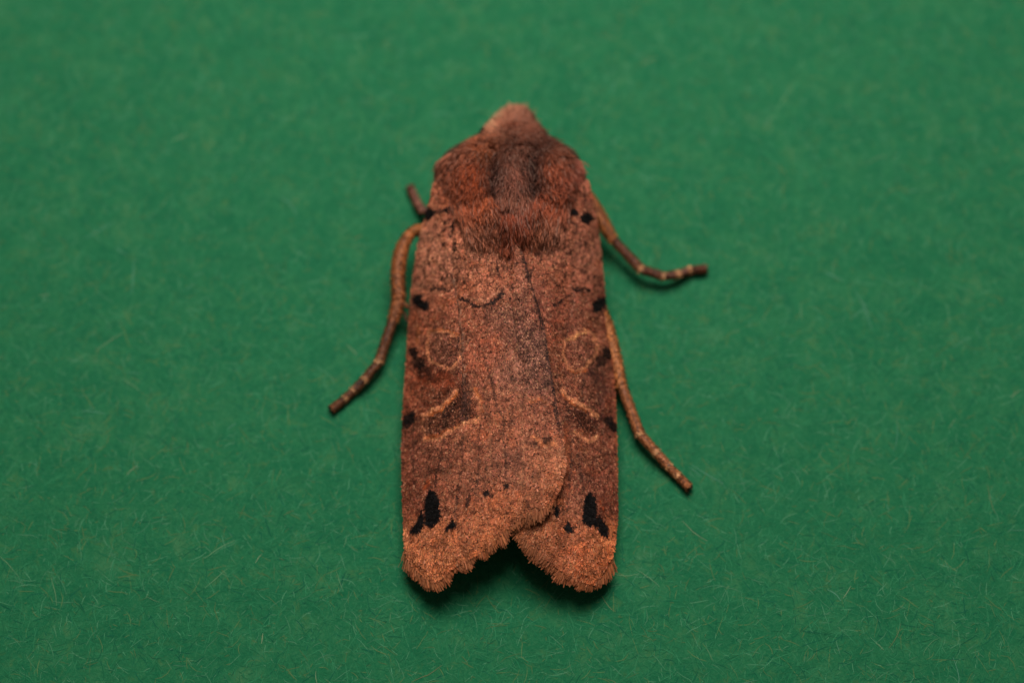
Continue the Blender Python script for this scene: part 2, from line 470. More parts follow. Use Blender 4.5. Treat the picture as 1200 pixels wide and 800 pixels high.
def pattern(px, py, side):
    n = len(px)
    wx = px + 3.0 * (fbm(px * .12, py * .12, 41) - .5) * 2
    wy = py + 3.0 * (fbm(px * .12, py * .12, 77) - .5) * 2
    col = field(BASE_PTS[BASE_PTS[:, 0] < 646] if side == 0 else BASE_PTS[BASE_PTS[:, 0] > 622], wx, wy, 15.0)
    # cloudy variation
    c1 = fbm(px * .05, py * .05, 5)
    c2 = fbm(px * .14, py * .10, 9)
    col = col * (0.70 + 0.62 * c1)[:, None] * (0.72 + 0.56 * c2)[:, None]
    rust = sstep(.55, .8, fbm(px * .09, py * .09, 13))[:, None]
    col = col * (1 - rust * .6) + col * np.array([1.18, .95, .78]) * rust * .6
    # clusters of dark scales: grey strip down the middle and a scatter near the base
    ch = rng.uniform(0, 1, n)
    mid = np.exp(-((px - np.interp(py, [300, 400, 470], [606, 618, 628])) / 19.0) ** 2) * sstep(300, 370, py) * (1 - sstep(440, 480, py))
    prob = 0.10 + 0.14 * mid * sstep(.35, .6, fbm(px * .18, py * .1, 37)) * 2 + 0.12 * sstep(.58, .78, fbm(px * .16, py * .16, 31))
    if side == 0:
        prob = prob + 0.62 * poly_mask([(543, 450), (563, 490), (548, 497), (532, 498), (531, 470)], wx, wy, 4)
        prob = prob + 0.34 * poly_mask([(531, 470), (532, 498), (518, 510), (501, 513), (500, 494)], wx, wy, 3)
        orb = np.abs(ell(wx, wy, 521, 411, 18.5, 20.5) ** 1.0)
        sq = (np.abs((wx - 522) / 18.5) ** 3.2 + np.abs((wy - 411) / 20.5) ** 3.2) ** (1 / 3.2)
    else:
        prob = prob + 0.62 * poly_mask([(658, 468), (672, 482), (688, 490), (697, 495), (695, 510), (682, 507), (670, 495)], wx, wy, 3)
        a = math.radians(-12)
        X = (wx - 677) * math.cos(a) + (wy - 413) * math.sin(a); Y = -(wx - 677) * math.sin(a) + (wy - 413) * math.cos(a)
        sq = (np.abs(X / 18.5) ** 2.6 + np.abs(Y / 22) ** 2.6) ** (1 / 2.6)
    prob = prob + 0.16 * (sq < .9) + 0.10 * (np.abs(sq - .84) < .09)
    dark = ch < prob
    col[dark] = col[dark] * rng.uniform(.15, .5, (dark.sum(), 1)) * np.array([1.0, .98, .96])
    # pale greyish pink scale tips
    pale = (rng.uniform(0, 1, n) < 0.17 + .13 * mid + .10 * sstep(.5, .8, fbm(px * .1, py * .1, 55))) & ~dark
    col[pale] = col[pale] * .6 + lin((172, 128, 102)) * .4
    # base freckles
    fr = sstep(350, 335, py) * sstep(.66, .76, fbm(px * .30, py * .22, 91, 2))
    col = col * (1 - .75 * fr)[:, None]

    def stroke(pts, w, rgb, amt, rag=1.0):
        nonlocal col
        d = polyd(pts, wx, wy) + rag * (vnoise(px * .5, py * .5, 3) - .5) * 2
        m = (1 - sstep(w * .45, w * 1.1, d)) * amt * rng.uniform(.6, 1.1, n) * (.78 + .4 * sstep(.2, .6, vnoise(px * .28, py * .28, int(w * 10))))
        m = np.clip(m, 0, 1)[:, None]
        col = col * (1 - m) + lin(rgb) * m
    PALE = (186, 122, 88); ORANGE = (160, 84, 40); DK = (32, 22, 20)
    if side == 0:
        ring = [(505, 392), (513, 389), (527, 392), (540, 397), (542, 412), (540, 424), (531, 432), (520, 432), (509, 425), (503, 412), (504, 396)]
        stroke(ring, 2.4, PALE, .72); stroke([(510, 388), (524, 389), (537, 394)], 1.5, ORANGE, .6)
        stroke([(538, 398), (539, 420)], 1.6, DK, .45)
        stroke([(499, 489), (510, 483), (522, 477), (530, 468), (538, 459)], 3.0, PALE, 1.0); stroke([(505, 489), (518, 482), (528, 473), (537, 463)], 2.0, ORANGE, .7)
        stroke([(553, 452), (560, 465), (566, 481)], 2.0, PALE, .75); stroke([(556, 454), (563, 468), (568, 482)], 2.0, ORANGE, .6)
        stroke([(563, 492), (548, 497), (536, 502), (527, 509), (517, 516), (500, 516)], 3.0, PALE, 1.0); stroke([(538, 499), (526, 506), (516, 513), (502, 514)], 1.8, ORANGE, .5)
        stroke([(499, 490), (498, 502), (500, 514)], 1.6, PALE, .4)
        # scalloped inner cross line and veins
        stroke([(507, 343), (513, 340), (522, 340), (528, 344)], 2.4, DK, .95)
        stroke([(542, 351), (548, 354), (557, 359), (568, 361), (578, 356), (586, 349), (590, 341)], 2.6, DK, 1.0)
        stroke([(546, 349), (557, 353), (568, 355), (577, 350), (586, 341)], 1.8, (176, 122, 96), .5)
        stroke([(532, 300), (533, 330), (538, 360), (541, 385), (544, 450)], 1.7, DK, .7)
        stroke([(535, 330), (541, 370), (544, 395), (546, 450)], 1.7, (168, 130, 112), .45)
        stroke([(597, 290), (598, 351), (603, 380), (606, 400)], 1.6, (48, 34, 32), .6)
        stroke([(606, 400), (612, 440)], 1.4, (60, 44, 40), .35)
        stroke([(604, 283), (613, 299), (626, 342), (637, 380), (642, 410), (648, 455), (655, 500)], 2.8, (42, 28, 25), .9)  # shadow line under the overlapping wing edge, painted into the colour
        stroke([(487, 500), (487, 535), (485, 560)], 1.4, DK, .5)
        stroke([(476, 520), (486, 545), (500, 560)], 3, (58, 40, 36), .3)
        stroke([(530, 520), (545, 512), (575, 498), (600, 480), (622, 470), (632, 468)], 2.2, (172, 112, 82), .35)
        for vn in ([(563, 500), (562, 550), (556, 600)], [(545, 508), (541, 560), (535, 605)], [(522, 518), (516, 545), (511, 575)], [(590, 480), (592, 530), (594, 570)], [(545, 450), (548, 500)], [(570, 420), (582, 470), (590, 500)]):
            stroke(vn, 1.8, (46, 30, 26), .62)
        for vn in ([(575, 500), (575, 560)], [(610, 470), (614, 540), (610, 580)]):
            stroke(vn, 2.0, (184, 128, 98), .3)
        stroke([(500, 533), (512, 527), (524, 531), (536, 524), (549, 529), (561, 520), (574, 524), (588, 514), (600, 518), (612, 508)], 2.0, (70, 42, 32), .45)
        stroke([(493, 560), (505, 552), (520, 556), (535, 546), (552, 552), (570, 540), (590, 545)], 2.6, (88, 52, 36), .4)
        stroke([(622, 474), (630, 469), (639, 472)], 2.4, ORANGE, .4)
        stroke([(500, 575), (505, 566)], 2.5, (150, 66, 30), .6)
        stroke([(497, 448), (512, 447), (524, 440), (528, 450)], 7, (112, 50, 28), .65)
        stroke([(500, 432), (506, 442), (512, 446)], 5, (60, 32, 24), .6)
        stroke([(479, 470), (478, 520), (480, 560)], 3, (112, 58, 40), .4)
        stroke([(553, 452), (548, 470), (545, 490)], 7, (58, 42, 38), .55)
        stroke([(493, 388), (492, 405)], 3, (140, 80, 34), .45)
        stroke([(624, 512), (636, 524), (650, 520)], 3.5, (190, 116, 76), .5)
        stroke([(507, 582), (504, 575)], 1.6, DK, .4)
    else:
        ring = [(660, 399), (672, 395), (684, 390), (694, 394), (696, 408), (694, 421), (684, 431), (672, 436), (663, 431), (658, 418), (659, 402)]
        stroke(ring, 2.4, PALE, .72); stroke([(664, 436), (674, 439), (684, 434)], 2.0, ORANGE, .6); stroke([(661, 401), (675, 396), (687, 392)], 1.8, (200, 140, 92), .6)
        stroke([(657, 458), (664, 466), (674, 473), (685, 481), (698, 491)], 3.1, PALE, 1.0); stroke([(656, 462), (664, 470), (674, 477), (684, 485)], 1.9, ORANGE, .5)
        stroke([(673, 510), (680, 516), (688, 518), (697, 514)], 3.0, PALE, 1.0)
        for vn in ([(676, 520), (680, 560), (684, 580)], [(668, 515), (668, 560), (664, 600)], [(697, 440), (700, 480)], [(680, 440), (682, 470)]):
            stroke(vn, 1.8, (46, 30, 26), .62)
        stroke([(664, 532), (674, 528), (684, 534), (696, 528), (710, 535)], 2.0, (66, 40, 32), .45)
        stroke([(668, 341), (678, 341), (687, 342)], 2.8, DK, .95); stroke([(645, 360), (653, 356), (663, 348)], 2.5, DK, .95)
        stroke([(668, 300), (668, 340), (663, 380), (659, 400)], 1.3, (50, 36, 32), .5)
        stroke([(671, 345), (667, 380)], 1.2, (168, 130, 112), .3)
        stroke([(702, 430), (703, 470), (704, 520)], 1.6, (60, 44, 44), .35)
        stroke([(690, 520), (700, 560), (702, 600)], 1.4, (60, 40, 36), .3)
        stroke([(655, 560), (672, 558), (690, 562)], 5, (60, 38, 32), .35)
        stroke([(713, 385), (719, 470), (721, 560)], 2.2, (160, 90, 56), .5)
        stroke([(688, 440), (697, 447), (705, 460)], 6, (84, 50, 42), .55)
        stroke([(662, 500), (664, 530), (662, 560)], 5, (136, 70, 42), .5)
        stroke([(701, 588), (706, 605)], 2, (150, 66, 30), .4)
    # black marks, ragged by clumps of scales
    rg = vnoise(px * .42, py * .42, 8) - .5
    for (s, cx, cy, rx, ry, rot, st) in BLACK:
        if s != side: continue
        e = ell(px, py, cx, cy, rx * 1.12, ry * 1.12, rot) + rg * .5
        m = (1 - sstep(.68, 1.22, e)) * st
        hit = rng.uniform(0, 1, n) < m * 1.25
        m = (np.clip(m, 0, 1) * np.where(hit, 1, .25))[:, None]
        col = col * (1 - m) + lin((16, 13, 13)) * m
    for (s, pl) in WEDGES:
        if s != side: continue
        d = polyd(pl + [pl[0]], px, py); d = np.where(inpoly(pl, px, py), -d, d) + rg * 1.8 + rng.normal(0, .5, n)
        m = (1 - sstep(-.6, 1.4, d))[:, None]
        col = col * (1 - m) + lin((15, 12, 12)) * m
    # paler terminal border beyond the wedges is in BASE_PTS; scallop it with a soft dark-to-light edge
    col = col * rng.uniform(.55, 1.42, (n, 1)) * (1 + rng.normal(0, .05, (n, 3)))
    mid_s = (fbm(px * .40, py * .32, 67, 2) - .5) * 1.15 + (fbm(px * .17, py * .13, 71, 2) - .5) * .85
    col = col * np.clip(1 + mid_s, .35, 1.8)[:, None]
    return np.clip(col * GAIN * np.array([.985, .865, .77]), 0.002, .9)


def build_wing(W, side, nscale):
    w = Wing(W, side)
    # membrane
    nS, nT = 150, 90
    S, T = np.meshgrid(np.linspace(0, 1, nS), np.linspace(0, 1, nT), indexing='ij')
    top, p = w.world(S, T)
    idx = np.arange(nS * nT).reshape(nS, nT)
    q = np.stack([idx[:-1, :-1], idx[1:, :-1], idx[1:, 1:], idx[:-1, 1:]], -1).reshape(-1, 4)
    if side == 1: q = q[:, ::-1]
    colr = pattern(p[..., 0].ravel(), p[..., 1].ravel(), side) * .55
    ob = mesh_np('forewing', top.reshape(-1, 3), [q], M_scale, ROOT, colr)
    ob['label'] = ('left forewing, folded over the other along the back' if side == 0 else 'right forewing, its inner edge tucked beneath the other')
    sol = ob.modifiers.new('thickness', 'SOLIDIFY'); sol.thickness = 0.005; sol.offset = 1
    # scales
    cand = nscale * 2
    S = rng.uniform(0, 1, cand); T = rng.uniform(0.0, 1.0, cand)
    e = 1e-3
    a = w.px(S, T); b = w.px(np.clip(S + e, 0, 1), T); c = w.px(S, np.clip(T + e, 0, 1))
    J = np.abs((b - a)[:, 0] * (c - a)[:, 1] - (b - a)[:, 1] * (c - a)[:, 0])
    keep = rng.uniform(0, 1, cand) < J / np.percentile(J, 97)
    S = S[keep]; T = T[keep]
    e = 4e-3
    S0 = np.clip(S, 0, 1 - e); T0 = np.clip(T, 0, 1 - e)
    o0, p0 = w.world(S0, T0)
    psamp = w.px(np.clip(S0 + .009, 0, 1), T0)
    oS, _ = w.world(S0 + e, T0); oT, _ = w.world(S0, T0 + e)
    d = norm(oS - o0); nrm = np.cross(d, norm(oT - o0)); nrm = norm(nrm)
    nrm = np.where(nrm[:, 2:3] < 0, -nrm, nrm)
    sd = np.cross(nrm, d)
    n = len(S)
    term = sstep(.84, .97, S)
    jit = rng.normal(0, .20 + .10 * term, n)[:, None]
    d2 = norm(d * np.cos(jit) + sd * np.sin(jit)); sd = np.cross(nrm, d2)
    tilt = (rng.uniform(.05, .28, n) + .05 * term)[:, None]
    fwd = norm(d2 * np.cos(tilt) + nrm * np.sin(tilt))
    roll = rng.normal(0, .22, n)[:, None]
    sdr = norm(sd * np.cos(roll) + nrm * np.sin(roll))
    ln = (rng.uniform(.0085, .0135, n) * (1 + .7 * term))[:, None]
    wd = (rng.uniform(.0042, .0070, n) * (1 - .2 * term))[:, None]
    org = o0 + nrm * (.0055 + rng.uniform(0, .0015, n) + (.005 + .002 * term) * sstep(1.0, .95, S) * fbm(p0[:, 0] * .26, p0[:, 1] * .26, 19, 2))[:, None]
    shp = [(0, -.18), (0, .18), (.6, .5), (.96, .34), (1.04, -.05), (.93, -.36), (.55, -.5)]
    V = np.stack([org + fwd * ln * u + sdr * wd * v for u, v in shp], 1)
    F = (np.arange(n) * 7)[:, None] + np.arange(7)[None]
    # colour sampled at scale centre, so edges of marks follow whole scales
    colr = pattern(psamp[:, 0], psamp[:, 1], side)
    so = mesh_np('wing_scales', V.reshape(-1, 3), [F], M_scale, ob, np.repeat(colr, 7, 0), smooth=False)
    so['kind'] = 'stuff'
    # fringe: long narrow scales in overlapping rows along the outer margin
    rows = []
    segs = [('d1', 1.0)]
    N = 6500
    T = rng.uniform(0, 1, N); row = rng.choice(4, N, p=[.2, .25, .25, .3])
    S1 = 1 - np.array([.050, .034, .018, .004])[row] * rng.uniform(.7, 1.3, N)
    ang0 = None
    o0, p0 = w.world(np.clip(S1, 0, .998), T)
    if side == 0:   # rolled hind corner and lower inner edge carry fringe too
        N2 = 3000
        S2 = rng.uniform(.78, 1, N2) ** .8; T2 = 1 - rng.uniform(0, .02, N2)
        o2, p2 = w.world(np.clip(S2, 0, .996), T2)
    e = 4e-3
    A, _ = w.world(np.clip(S1, 0, .995) , T); B, _ = w.world(np.clip(S1, 0, .995) + e, T)
    Tm = np.clip(T, 0, .99); Cc, _ = w.world(np.clip(S1, 0, .995), Tm); D, _ = w.world(np.clip(S1, 0, .995), Tm + .01)
    along = norm(D - Cc); out = norm(B - A)
    nrm = norm(np.cross(out, along)); nrm = np.where(nrm[:, 2:3] < 0, -nrm, nrm)
    perp = norm(np.cross(along, nrm)); perp = np.where(((perp * out).sum(1) < 0)[:, None], -perp, perp)
    out = norm(perp * .5 + out * .5)
    L0 = rng.uniform(.030, .048, N) + np.array([.020, .013, .006, 0])[row]
    clump = vnoise(T * 42, T * 0 + .5, 12 + side)
    L0 = L0 * (.34 + 1.0 * clump ** 1.3 + .75 * vnoise(T * 80, T * 0 + .5, 33) ** 2)
    if side == 0:
        L0 = L0 * (1 + .35 * np.exp(-((T - .17) / .05) ** 2)) * (1 - .45 * np.exp(-((T - .27) / .03) ** 2))
        e = 4e-3
        A2, _ = w.world(np.clip(S2, 0, .99), T2 * 0 + .97); B2, _ = w.world(np.clip(S2, 0, .99), T2 * 0 + .999)
        C2, _ = w.world(np.clip(S2 + e, 0, .999), T2 * 0 + .98); A3, _ = w.world(np.clip(S2, 0, .99), T2 * 0 + .98)
        out2 = norm(norm(B2 - A2) * .8 + norm(C2 - A3) * .7)
        nrm2 = norm(np.cross(norm(B2 - A2), norm(C2 - A3))); nrm2 = np.where(nrm2[:, 2:3] < 0, -nrm2, nrm2)
        L2 = rng.uniform(.008, .024, N2)
        o0 = np.vstack([o0, o2]); p0 = np.vstack([p0, p2]); out = np.vstack([out, out2]); nrm = np.vstack([nrm, nrm2])
        L0 = np.concatenate([L0, L2]); clump = np.concatenate([clump, vnoise(S2 * 90, S2 * 0, 4)])
        row = np.concatenate([row, rng.integers(0, 3, N2)])
    n = len(L0)
    sd = np.cross(nrm, out)
    jit = (rng.normal(0, .16, n) + (vnoise(clump * 30, p0[:, 0] * .2, 6) - .5) * .35)[:, None]
    out = norm(out * np.cos(jit) + sd * np.sin(jit)); sd = np.cross(nrm, out)
    tilt = (rng.normal(-.02, .08, n) - .03 * (row == 3))[:, None]
    f1 = norm(out * np.cos(tilt) + nrm * np.sin(tilt)); f2 = norm(f1 - nrm * .18)
    ln = L0[:, None]; wd = rng.uniform(.0030, .0052, n)[:, None]
    roll = rng.normal(0, .3, n)[:, None]; sd = norm(sd * np.cos(roll) + nrm * np.sin(roll))
    org = o0 + nrm * (.004 + .003 * rng.uniform(0, 1, n) - .001 * (row == 3))[:, None]
    midp = org + f1 * ln * .55; tip = midp + f2 * ln * .45
    V = np.stack([org - sd * wd * .22, org + sd * wd * .22, midp + sd * wd * .42, tip + sd * wd * .42 - f2 * ln * .06, tip, tip - sd * wd * .42 - f2 * ln * .05, midp - sd * wd * .42], 1)
    F = (np.arange(n) * 7)[:, None]
    Fq = np.concatenate([F + np.array([[0, 1, 2, 6]]), F + np.array([[6, 2, 3, 5]])]); Ft = F + np.array([[5, 3, 4]])
    colr = pattern(p0[:, 0], p0[:, 1], side)
    fr = lin((138, 84, 54)) * GAIN
    colr = colr * .45 + fr * .55 * rng.uniform(.45, 1.35, (n, 1))
    if side == 0: colr[N:] = pattern(p0[N:, 0], p0[N:, 1], side)
    colr[row == 3] *= np.array([.92, .90, .84])
    fo = mesh_np('wing_fringe', V.reshape(-1, 3), [Fq, Ft], M_scale, ob, np.repeat(colr, 7, 0), smooth=False)
    fo['kind'] = 'stuff'
    return ob


build_wing(LW, 0, 125000)
build_wing(RW, 1, 125000)

# ---- body: head, thorax and abdomen in one surface
BY = np.array([127, 131, 138, 150, 163, 175, 188, 205, 225, 245, 262, 280, 300, 340, 420, 500, 560, 600, 620], float)
BXC = np.array([607, 606, 604, 601, 600, 599, 598, 598, 598, 598, 599, 600, 601, 601, 600, 600, 600, 600, 600], float)
BHW = np.array([6, 14, 20, 32, 51, 75, 83, 85, 82, 74, 68, 60, 56, 54, 52, 48, 38, 22, 3], float)
BZT = np.array([.20, .26, .31, .37, .42, .44, .455, .462, .462, .456, .44, .41, .36, .33, .30, .26, .22, .18, .12], float)
BZB = np.array([.16, .12, .09, .07, .06, .05, .05, .05, .05, .05, .05, .05, .05, .05, .05, .05, .06, .08, .10], float)


BHW_F, BZT_F, BZB_F = smooth_table(BY, BHW, 4), smooth_table(BY, BZT, 9), smooth_table(BY, BZB, 4)


def surf_top(px, py):
    wz = np.where(px < 600, wing_z(px, py, 0), wing_z(px, py, 1)) + .010
    b = body_top(px, py); k = .05
    m = np.maximum(b, wz) + .25 * k * np.clip(1 - np.abs(b - wz) / k, 0, 1) ** 2
    w = sstep(224, 250, py)
    return b * (1 - w) + m * w


def body_top(px, py):
    xc = np.interp(py, BY, BXC); hw = BHW_F(py); zt = BZT_F(py); zb = BZB_F(py)
    u = np.clip(np.abs((px - xc) / hw), 0, 1)
    zm = (zt * .45 + zb * .55)
    z = zm + (zt - zm) * (1 - u ** 2.6) ** (1 / 2.0)
    g = np.exp(-((px - (577 - (py - 190) * .02)) / 5.0) ** 2) + np.exp(-((px - (627 + (py - 190) * .02)) / 5.0) ** 2)
    z = z - .044 * g * sstep(160, 180, py) * (1 - sstep(215, 250, py))
    # shoulder covers rise on both sides
    z = z + .006 * (np.exp(-(((px - 548) / 22) ** 2 + ((py - 212) / 34) ** 2)) + np.exp(-(((px - 655) / 20) ** 2 + ((py - 212) / 34) ** 2)))
    # collar furrow
    z = z - .030 * np.exp(-((py - (169 + np.abs(px - 602) * .16)) / 4.5) ** 2) * sstep(60, 30, np.abs(px - 600))
    # small crest at the back of the thorax
    z = z + .015 * np.exp(-(((px - 601) / 15) ** 2 + ((py - 265) / 14) ** 2)) - .04 * np.exp(-(((px - 594) / 8) ** 2 + ((py - 247) / 6) ** 2))
    return z


nr, na = 130, 72
py_r = np.linspace(BY[0], BY[-1], nr)
rings = []
for y in py_r:
    xc = np.interp(y, BY, BXC); hw = BHW_F(y) * sstep(122, 128, y); zt = BZT_F(y); zb = BZB_F(y)
    a = np.linspace(0, 2 * math.pi, na, endpoint=False)
    x = xc + hw * np.cos(a)
    top = body_top(x, np.full(na, y))
    zm = zt * .45 + zb * .55
    zlow = zm - (zm - zb) * np.sqrt(np.clip(1 - np.abs(np.cos(a)) ** 2.4, 0, 1))
    z = np.where(np.sin(a) >= 0, top, zlow)
    rings.append(P(x, np.full(na, y), z))
V = np.array(rings).reshape(-1, 3)
idx = np.arange(nr * na).reshape(nr, na)
q = np.stack([idx[:-1], np.roll(idx[:-1], -1, 1), np.roll(idx[1:], -1, 1), idx[1:]], -1).reshape(-1, 4)
cap0 = V[:na].mean(0); cap1 = V[-na:].mean(0)
V = np.vstack([V, cap0, cap1]); i0, i1 = len(V) - 2, len(V) - 1
r0 = idx[0]; r1 = idx[-1]
tri = np.vstack([np.stack([np.roll(r0, -1), r0, np.full(na, i0)], -1), np.stack([r1, np.roll(r1, -1), np.full(na, i1)], -1)])
body = mesh_np('body', V, [q, tri], M_skin, ROOT, np.tile(lin((78, 46, 34)), (len(V), 1)))

FUR_PTS = np.array([
    (603, 126, 165, 118, 98), (580, 146, 205, 150, 124), (612, 138, 128, 86, 72), (570, 156, 140, 92, 72), (600, 150, 120, 78, 64), (622, 150, 104, 66, 54),
    (572, 166, 120, 70, 48), (545, 180, 118, 74, 58), (600, 163, 76, 46, 36), (632, 162, 72, 44, 36), (655, 178, 86, 52, 40), (590, 172, 70, 44, 36), (575, 170, 112, 64, 42),
    (600, 182, 98, 64, 54), (600, 205, 108, 70, 60), (602, 230, 112, 74, 62), (580, 188, 44, 27, 23), (578, 206, 56, 34, 28), (626, 188, 44, 28, 24), (628, 206, 54, 34, 28),  # darkest points put the shade of the shoulder grooves into the fur colour
    (552, 200, 138, 70, 42), (532, 200, 124, 70, 50), (515, 195, 100, 64, 50), (518, 220, 116, 72, 56), (556, 235, 134, 72, 46), (535, 240, 120, 70, 50), (540, 222, 128, 70, 48),
    (648, 195, 128, 70, 50), (662, 205, 126, 70, 54), (682, 198, 122, 70, 60), (684, 220, 108, 62, 48), (648, 230, 124, 66, 46), (668, 235, 110, 62, 46),
    (595, 248, 84, 40, 28), (614, 248, 100, 52, 38), (600, 275, 116, 64, 46), (575, 258, 126, 80, 62), (550, 262, 134, 90, 72), (562, 272, 138, 92, 74), (630, 260, 122, 76, 58), (652, 262, 128, 84, 68), (640, 272, 134, 88, 70), (600, 262, 112, 58, 40)], float)


def hairs(px, py, z, dpx, lift, length, width, colr, curl=.25, side_j=.25):
    """tapered three-sided hairs rooted at picture-referenced points; dpx = flow direction in the plane"""
    n = len(px)
    o = P(px, py, z)
    e = 1.5
    ax = P(px + e, py, surf_top(px + e, py)) - o; ay = P(px, py + e, surf_top(px, py + e)) - o
    nrm = norm(np.cross(ay, ax)); nrm = np.where(nrm[:, 2:3] < 0, -nrm, nrm)
    ang = np.arctan2(dpx[:, 1], dpx[:, 0]) + rng.normal(0, side_j, n)
    flow = np.stack([np.cos(ang), -np.sin(ang), np.zeros(n)], -1)
    flow = norm(flow - nrm * (flow * nrm).sum(1, keepdims=True))
    d0 = norm(flow + nrm * lift[:, None]); cu = (curl * (1 - .6 * sstep(235, 260, py)))[:, None]; d1 = norm(d0 - nrm * cu + rng.normal(0, .07, (n, 3))); d2 = norm(d1 - nrm * cu * 1.4 + rng.normal(0, .09, (n, 3)))
    L = length[:, None] / 3
    pts = [o - nrm * .004, o + d0 * L, o + d0 * L + d1 * L, o + d0 * L + d1 * L + d2 * L]
    s1 = norm(np.cross(d0, nrm + .01)); s2 = norm(np.cross(d0, s1))
    rad = [1.0, .9, .6]
    V = np.zeros((n, 10, 3))
    for k in range(3):
        for j in range(3):
            a = j * 2.0944
            V[:, k * 3 + j] = pts[k] + (s1 * math.cos(a) + s2 * math.sin(a)) * (width * .5 * rad[k])[:, None]
    V[:, 9] = pts[3]
    b = (np.arange(n) * 10)[:, None]
    Fq = []
    for k in range(2):
        for j in range(3):
            j2 = (j + 1) % 3
            Fq.append(b + np.array([[k * 3 + j, k * 3 + j2, k * 3 + 3 + j2, k * 3 + 3 + j]]))
    Ft = [b + np.array([[6 + j, 6 + (j + 1) % 3, 9]]) for j in range(3)]
    return V.reshape(-1, 3), np.concatenate(Fq), np.concatenate(Ft), np.repeat(colr, 10, 0)


def sample_poly(pts, n):
    pts = np.array(pts, float); lo = pts.min(0); hi = pts.max(0); out = []
    c = 0
    while c < n:
        q = rng.uniform(lo, hi, (n * 2, 2)); q = q[inpoly(pts, q[:, 0], q[:, 1])]
        out.append(q); c += len(q)
    return np.vstack(out)[:n]


def fur_patch(name, poly, n, flowfn, lmin, lmax, lift, width=.0042, label=None, curl=.25, sj=.15, bright=1.0):
    q = sample_poly(poly, n)
    px, py = q[:, 0], q[:, 1]
    hw = BHW_F(py); xc = np.interp(py, BY, BXC)
    hw = np.where(py > 240, 75, hw)
    ok = np.abs(px - xc) < hw * .985
    px = px[ok]; py = py[ok]; n = len(px)
    hem = polyd(list(poly) + [poly[0]], px, py)
    ok = (py < 250) | (rng.uniform(0, 1, n) < .25 + .75 * sstep(1, 14, hem))
    px = px[ok]; py = py[ok]; n = len(px)
    z = surf_top(px, py)
    col = field(FUR_PTS, px, py, 8.0) * GAIN * bright * np.array([1.50, 1.23, 1.02]) * (1 + .10 * sstep(240, 262, py))[:, None]
    cl = fbm(px * .12, py * .06, 61)
    col = col * (.72 + .56 * cl)[:, None] * rng.uniform(.6, 1.4, (n, 1))
    g = rng.uniform(0, 1, n)
    col[g < .13] *= .35
    pl = g > .86
    col[pl] = col[pl] * .55 + lin((170, 132, 114)) * .45
    col = np.clip(col, .003, .8)
    V, Fq, Ft, K = hairs(px, py, z, flowfn(px, py), rng.uniform(*lift, n) * (1 - .25 * sstep(215, 240, py) - .35 * sstep(255, 275, py)), rng.uniform(lmin, lmax, n) * (1 + .55 * sstep(225, 262, py) * rng.uniform(0, 1, n)), width * rng.uniform(.6, 1.3, n), col, curl, sj)
    o = mesh_np(name, V, [Fq, Ft], M_hair, body, K)
    o['kind'] = 'stuff'
    if label: o['label'] = label
    return o


def down(px, py):
    return np.stack([(px - 600) * .0035, np.ones_like(px)], -1)


fur_patch('thorax_fur', [(579, 172), (600, 166), (625, 172), (630, 205), (640, 240), (650, 268), (628, 276), (602, 286), (574, 276), (552, 268), (563, 240), (576, 205)], 15000, down, .04, .085, (.15, .5))
fur_patch('tegula_fur', [(577, 176), (560, 172), (530, 179), (514, 186), (509, 200), (509, 226), (519, 231), (533, 237), (538, 256), (543, 270), (560, 275), (576, 272), (580, 235), (576, 205)], 14000,
          lambda px, py: np.stack([.22 * np.sin((py - 200) * .02) - .45 * sstep(535, 510, px) * sstep(225, 190, py) + .18 * sstep(220, 260, py), np.ones_like(px)], -1), .04, .085, (.15, .55), label='left shoulder fur')
fur_patch('tegula_fur', [(628, 176), (645, 176), (668, 184), (684, 192), (687, 222), (678, 229), (666, 235), (664, 256), (662, 270), (645, 273), (634, 266), (626, 235), (630, 205)], 13000,
          lambda px, py: np.stack([.45 * sstep(665, 684, px) * sstep(225, 190, py) - .18 * sstep(220, 260, py), np.ones_like(px)], -1), .04, .085, (.15, .55), label='right shoulder fur')
fur_patch('thorax_crest', [(584, 262), (618, 262), (614, 280), (605, 291), (595, 283)], 1600, down, .04, .07, (.15, .4), bright=.85)
fur_patch('collar_fur', [(566, 158), (585, 155), (600, 153), (620, 155), (636, 158), (652, 170), (664, 180), (640, 180), (622, 172), (600, 168), (580, 172), (556, 178), (535, 181), (550, 168)], 9000,
          lambda px, py: np.stack([(px - 600) * .012, np.ones_like(px)], -1), .03, .06, (.3, .8))
fur_patch('head_fur', [(586, 134), (600, 129), (616, 132), (625, 146), (634, 160), (600, 166), (572, 164), (577, 148)], 6500,
          lambda px, py: np.stack([(px - 600) * .03, np.where(py < 143, -1.0, .35)], -1), .025, .045, (.4, 1.0), curl=.1, sj=.45)
# pale tuft of the palps and the front of the head, pointing forward
fur_patch('head_tuft', [(577, 149), (582, 139), (593, 131), (608, 129), (618, 132), (621, 146), (600, 149)], 3600,
          lambda px, py: np.stack([(px - 600) * .035, -np.ones_like(px)], -1), .022, .042, (.1, .6), curl=.05, sj=.3, bright=.92)

fur_patch('stray_hairs', [(584, 133), (618, 131), (634, 152), (666, 180), (686, 194), (686, 224), (640, 230), (560, 230), (510, 226), (510, 196), (534, 179), (568, 158)], 900,
          lambda px, py: np.stack([(px - 600) * .012, np.where(py < 146, -1.0, .8)], -1), .04, .075, (.4, 1.3), width=.0030, curl=.12, sj=.4, bright=1.15)

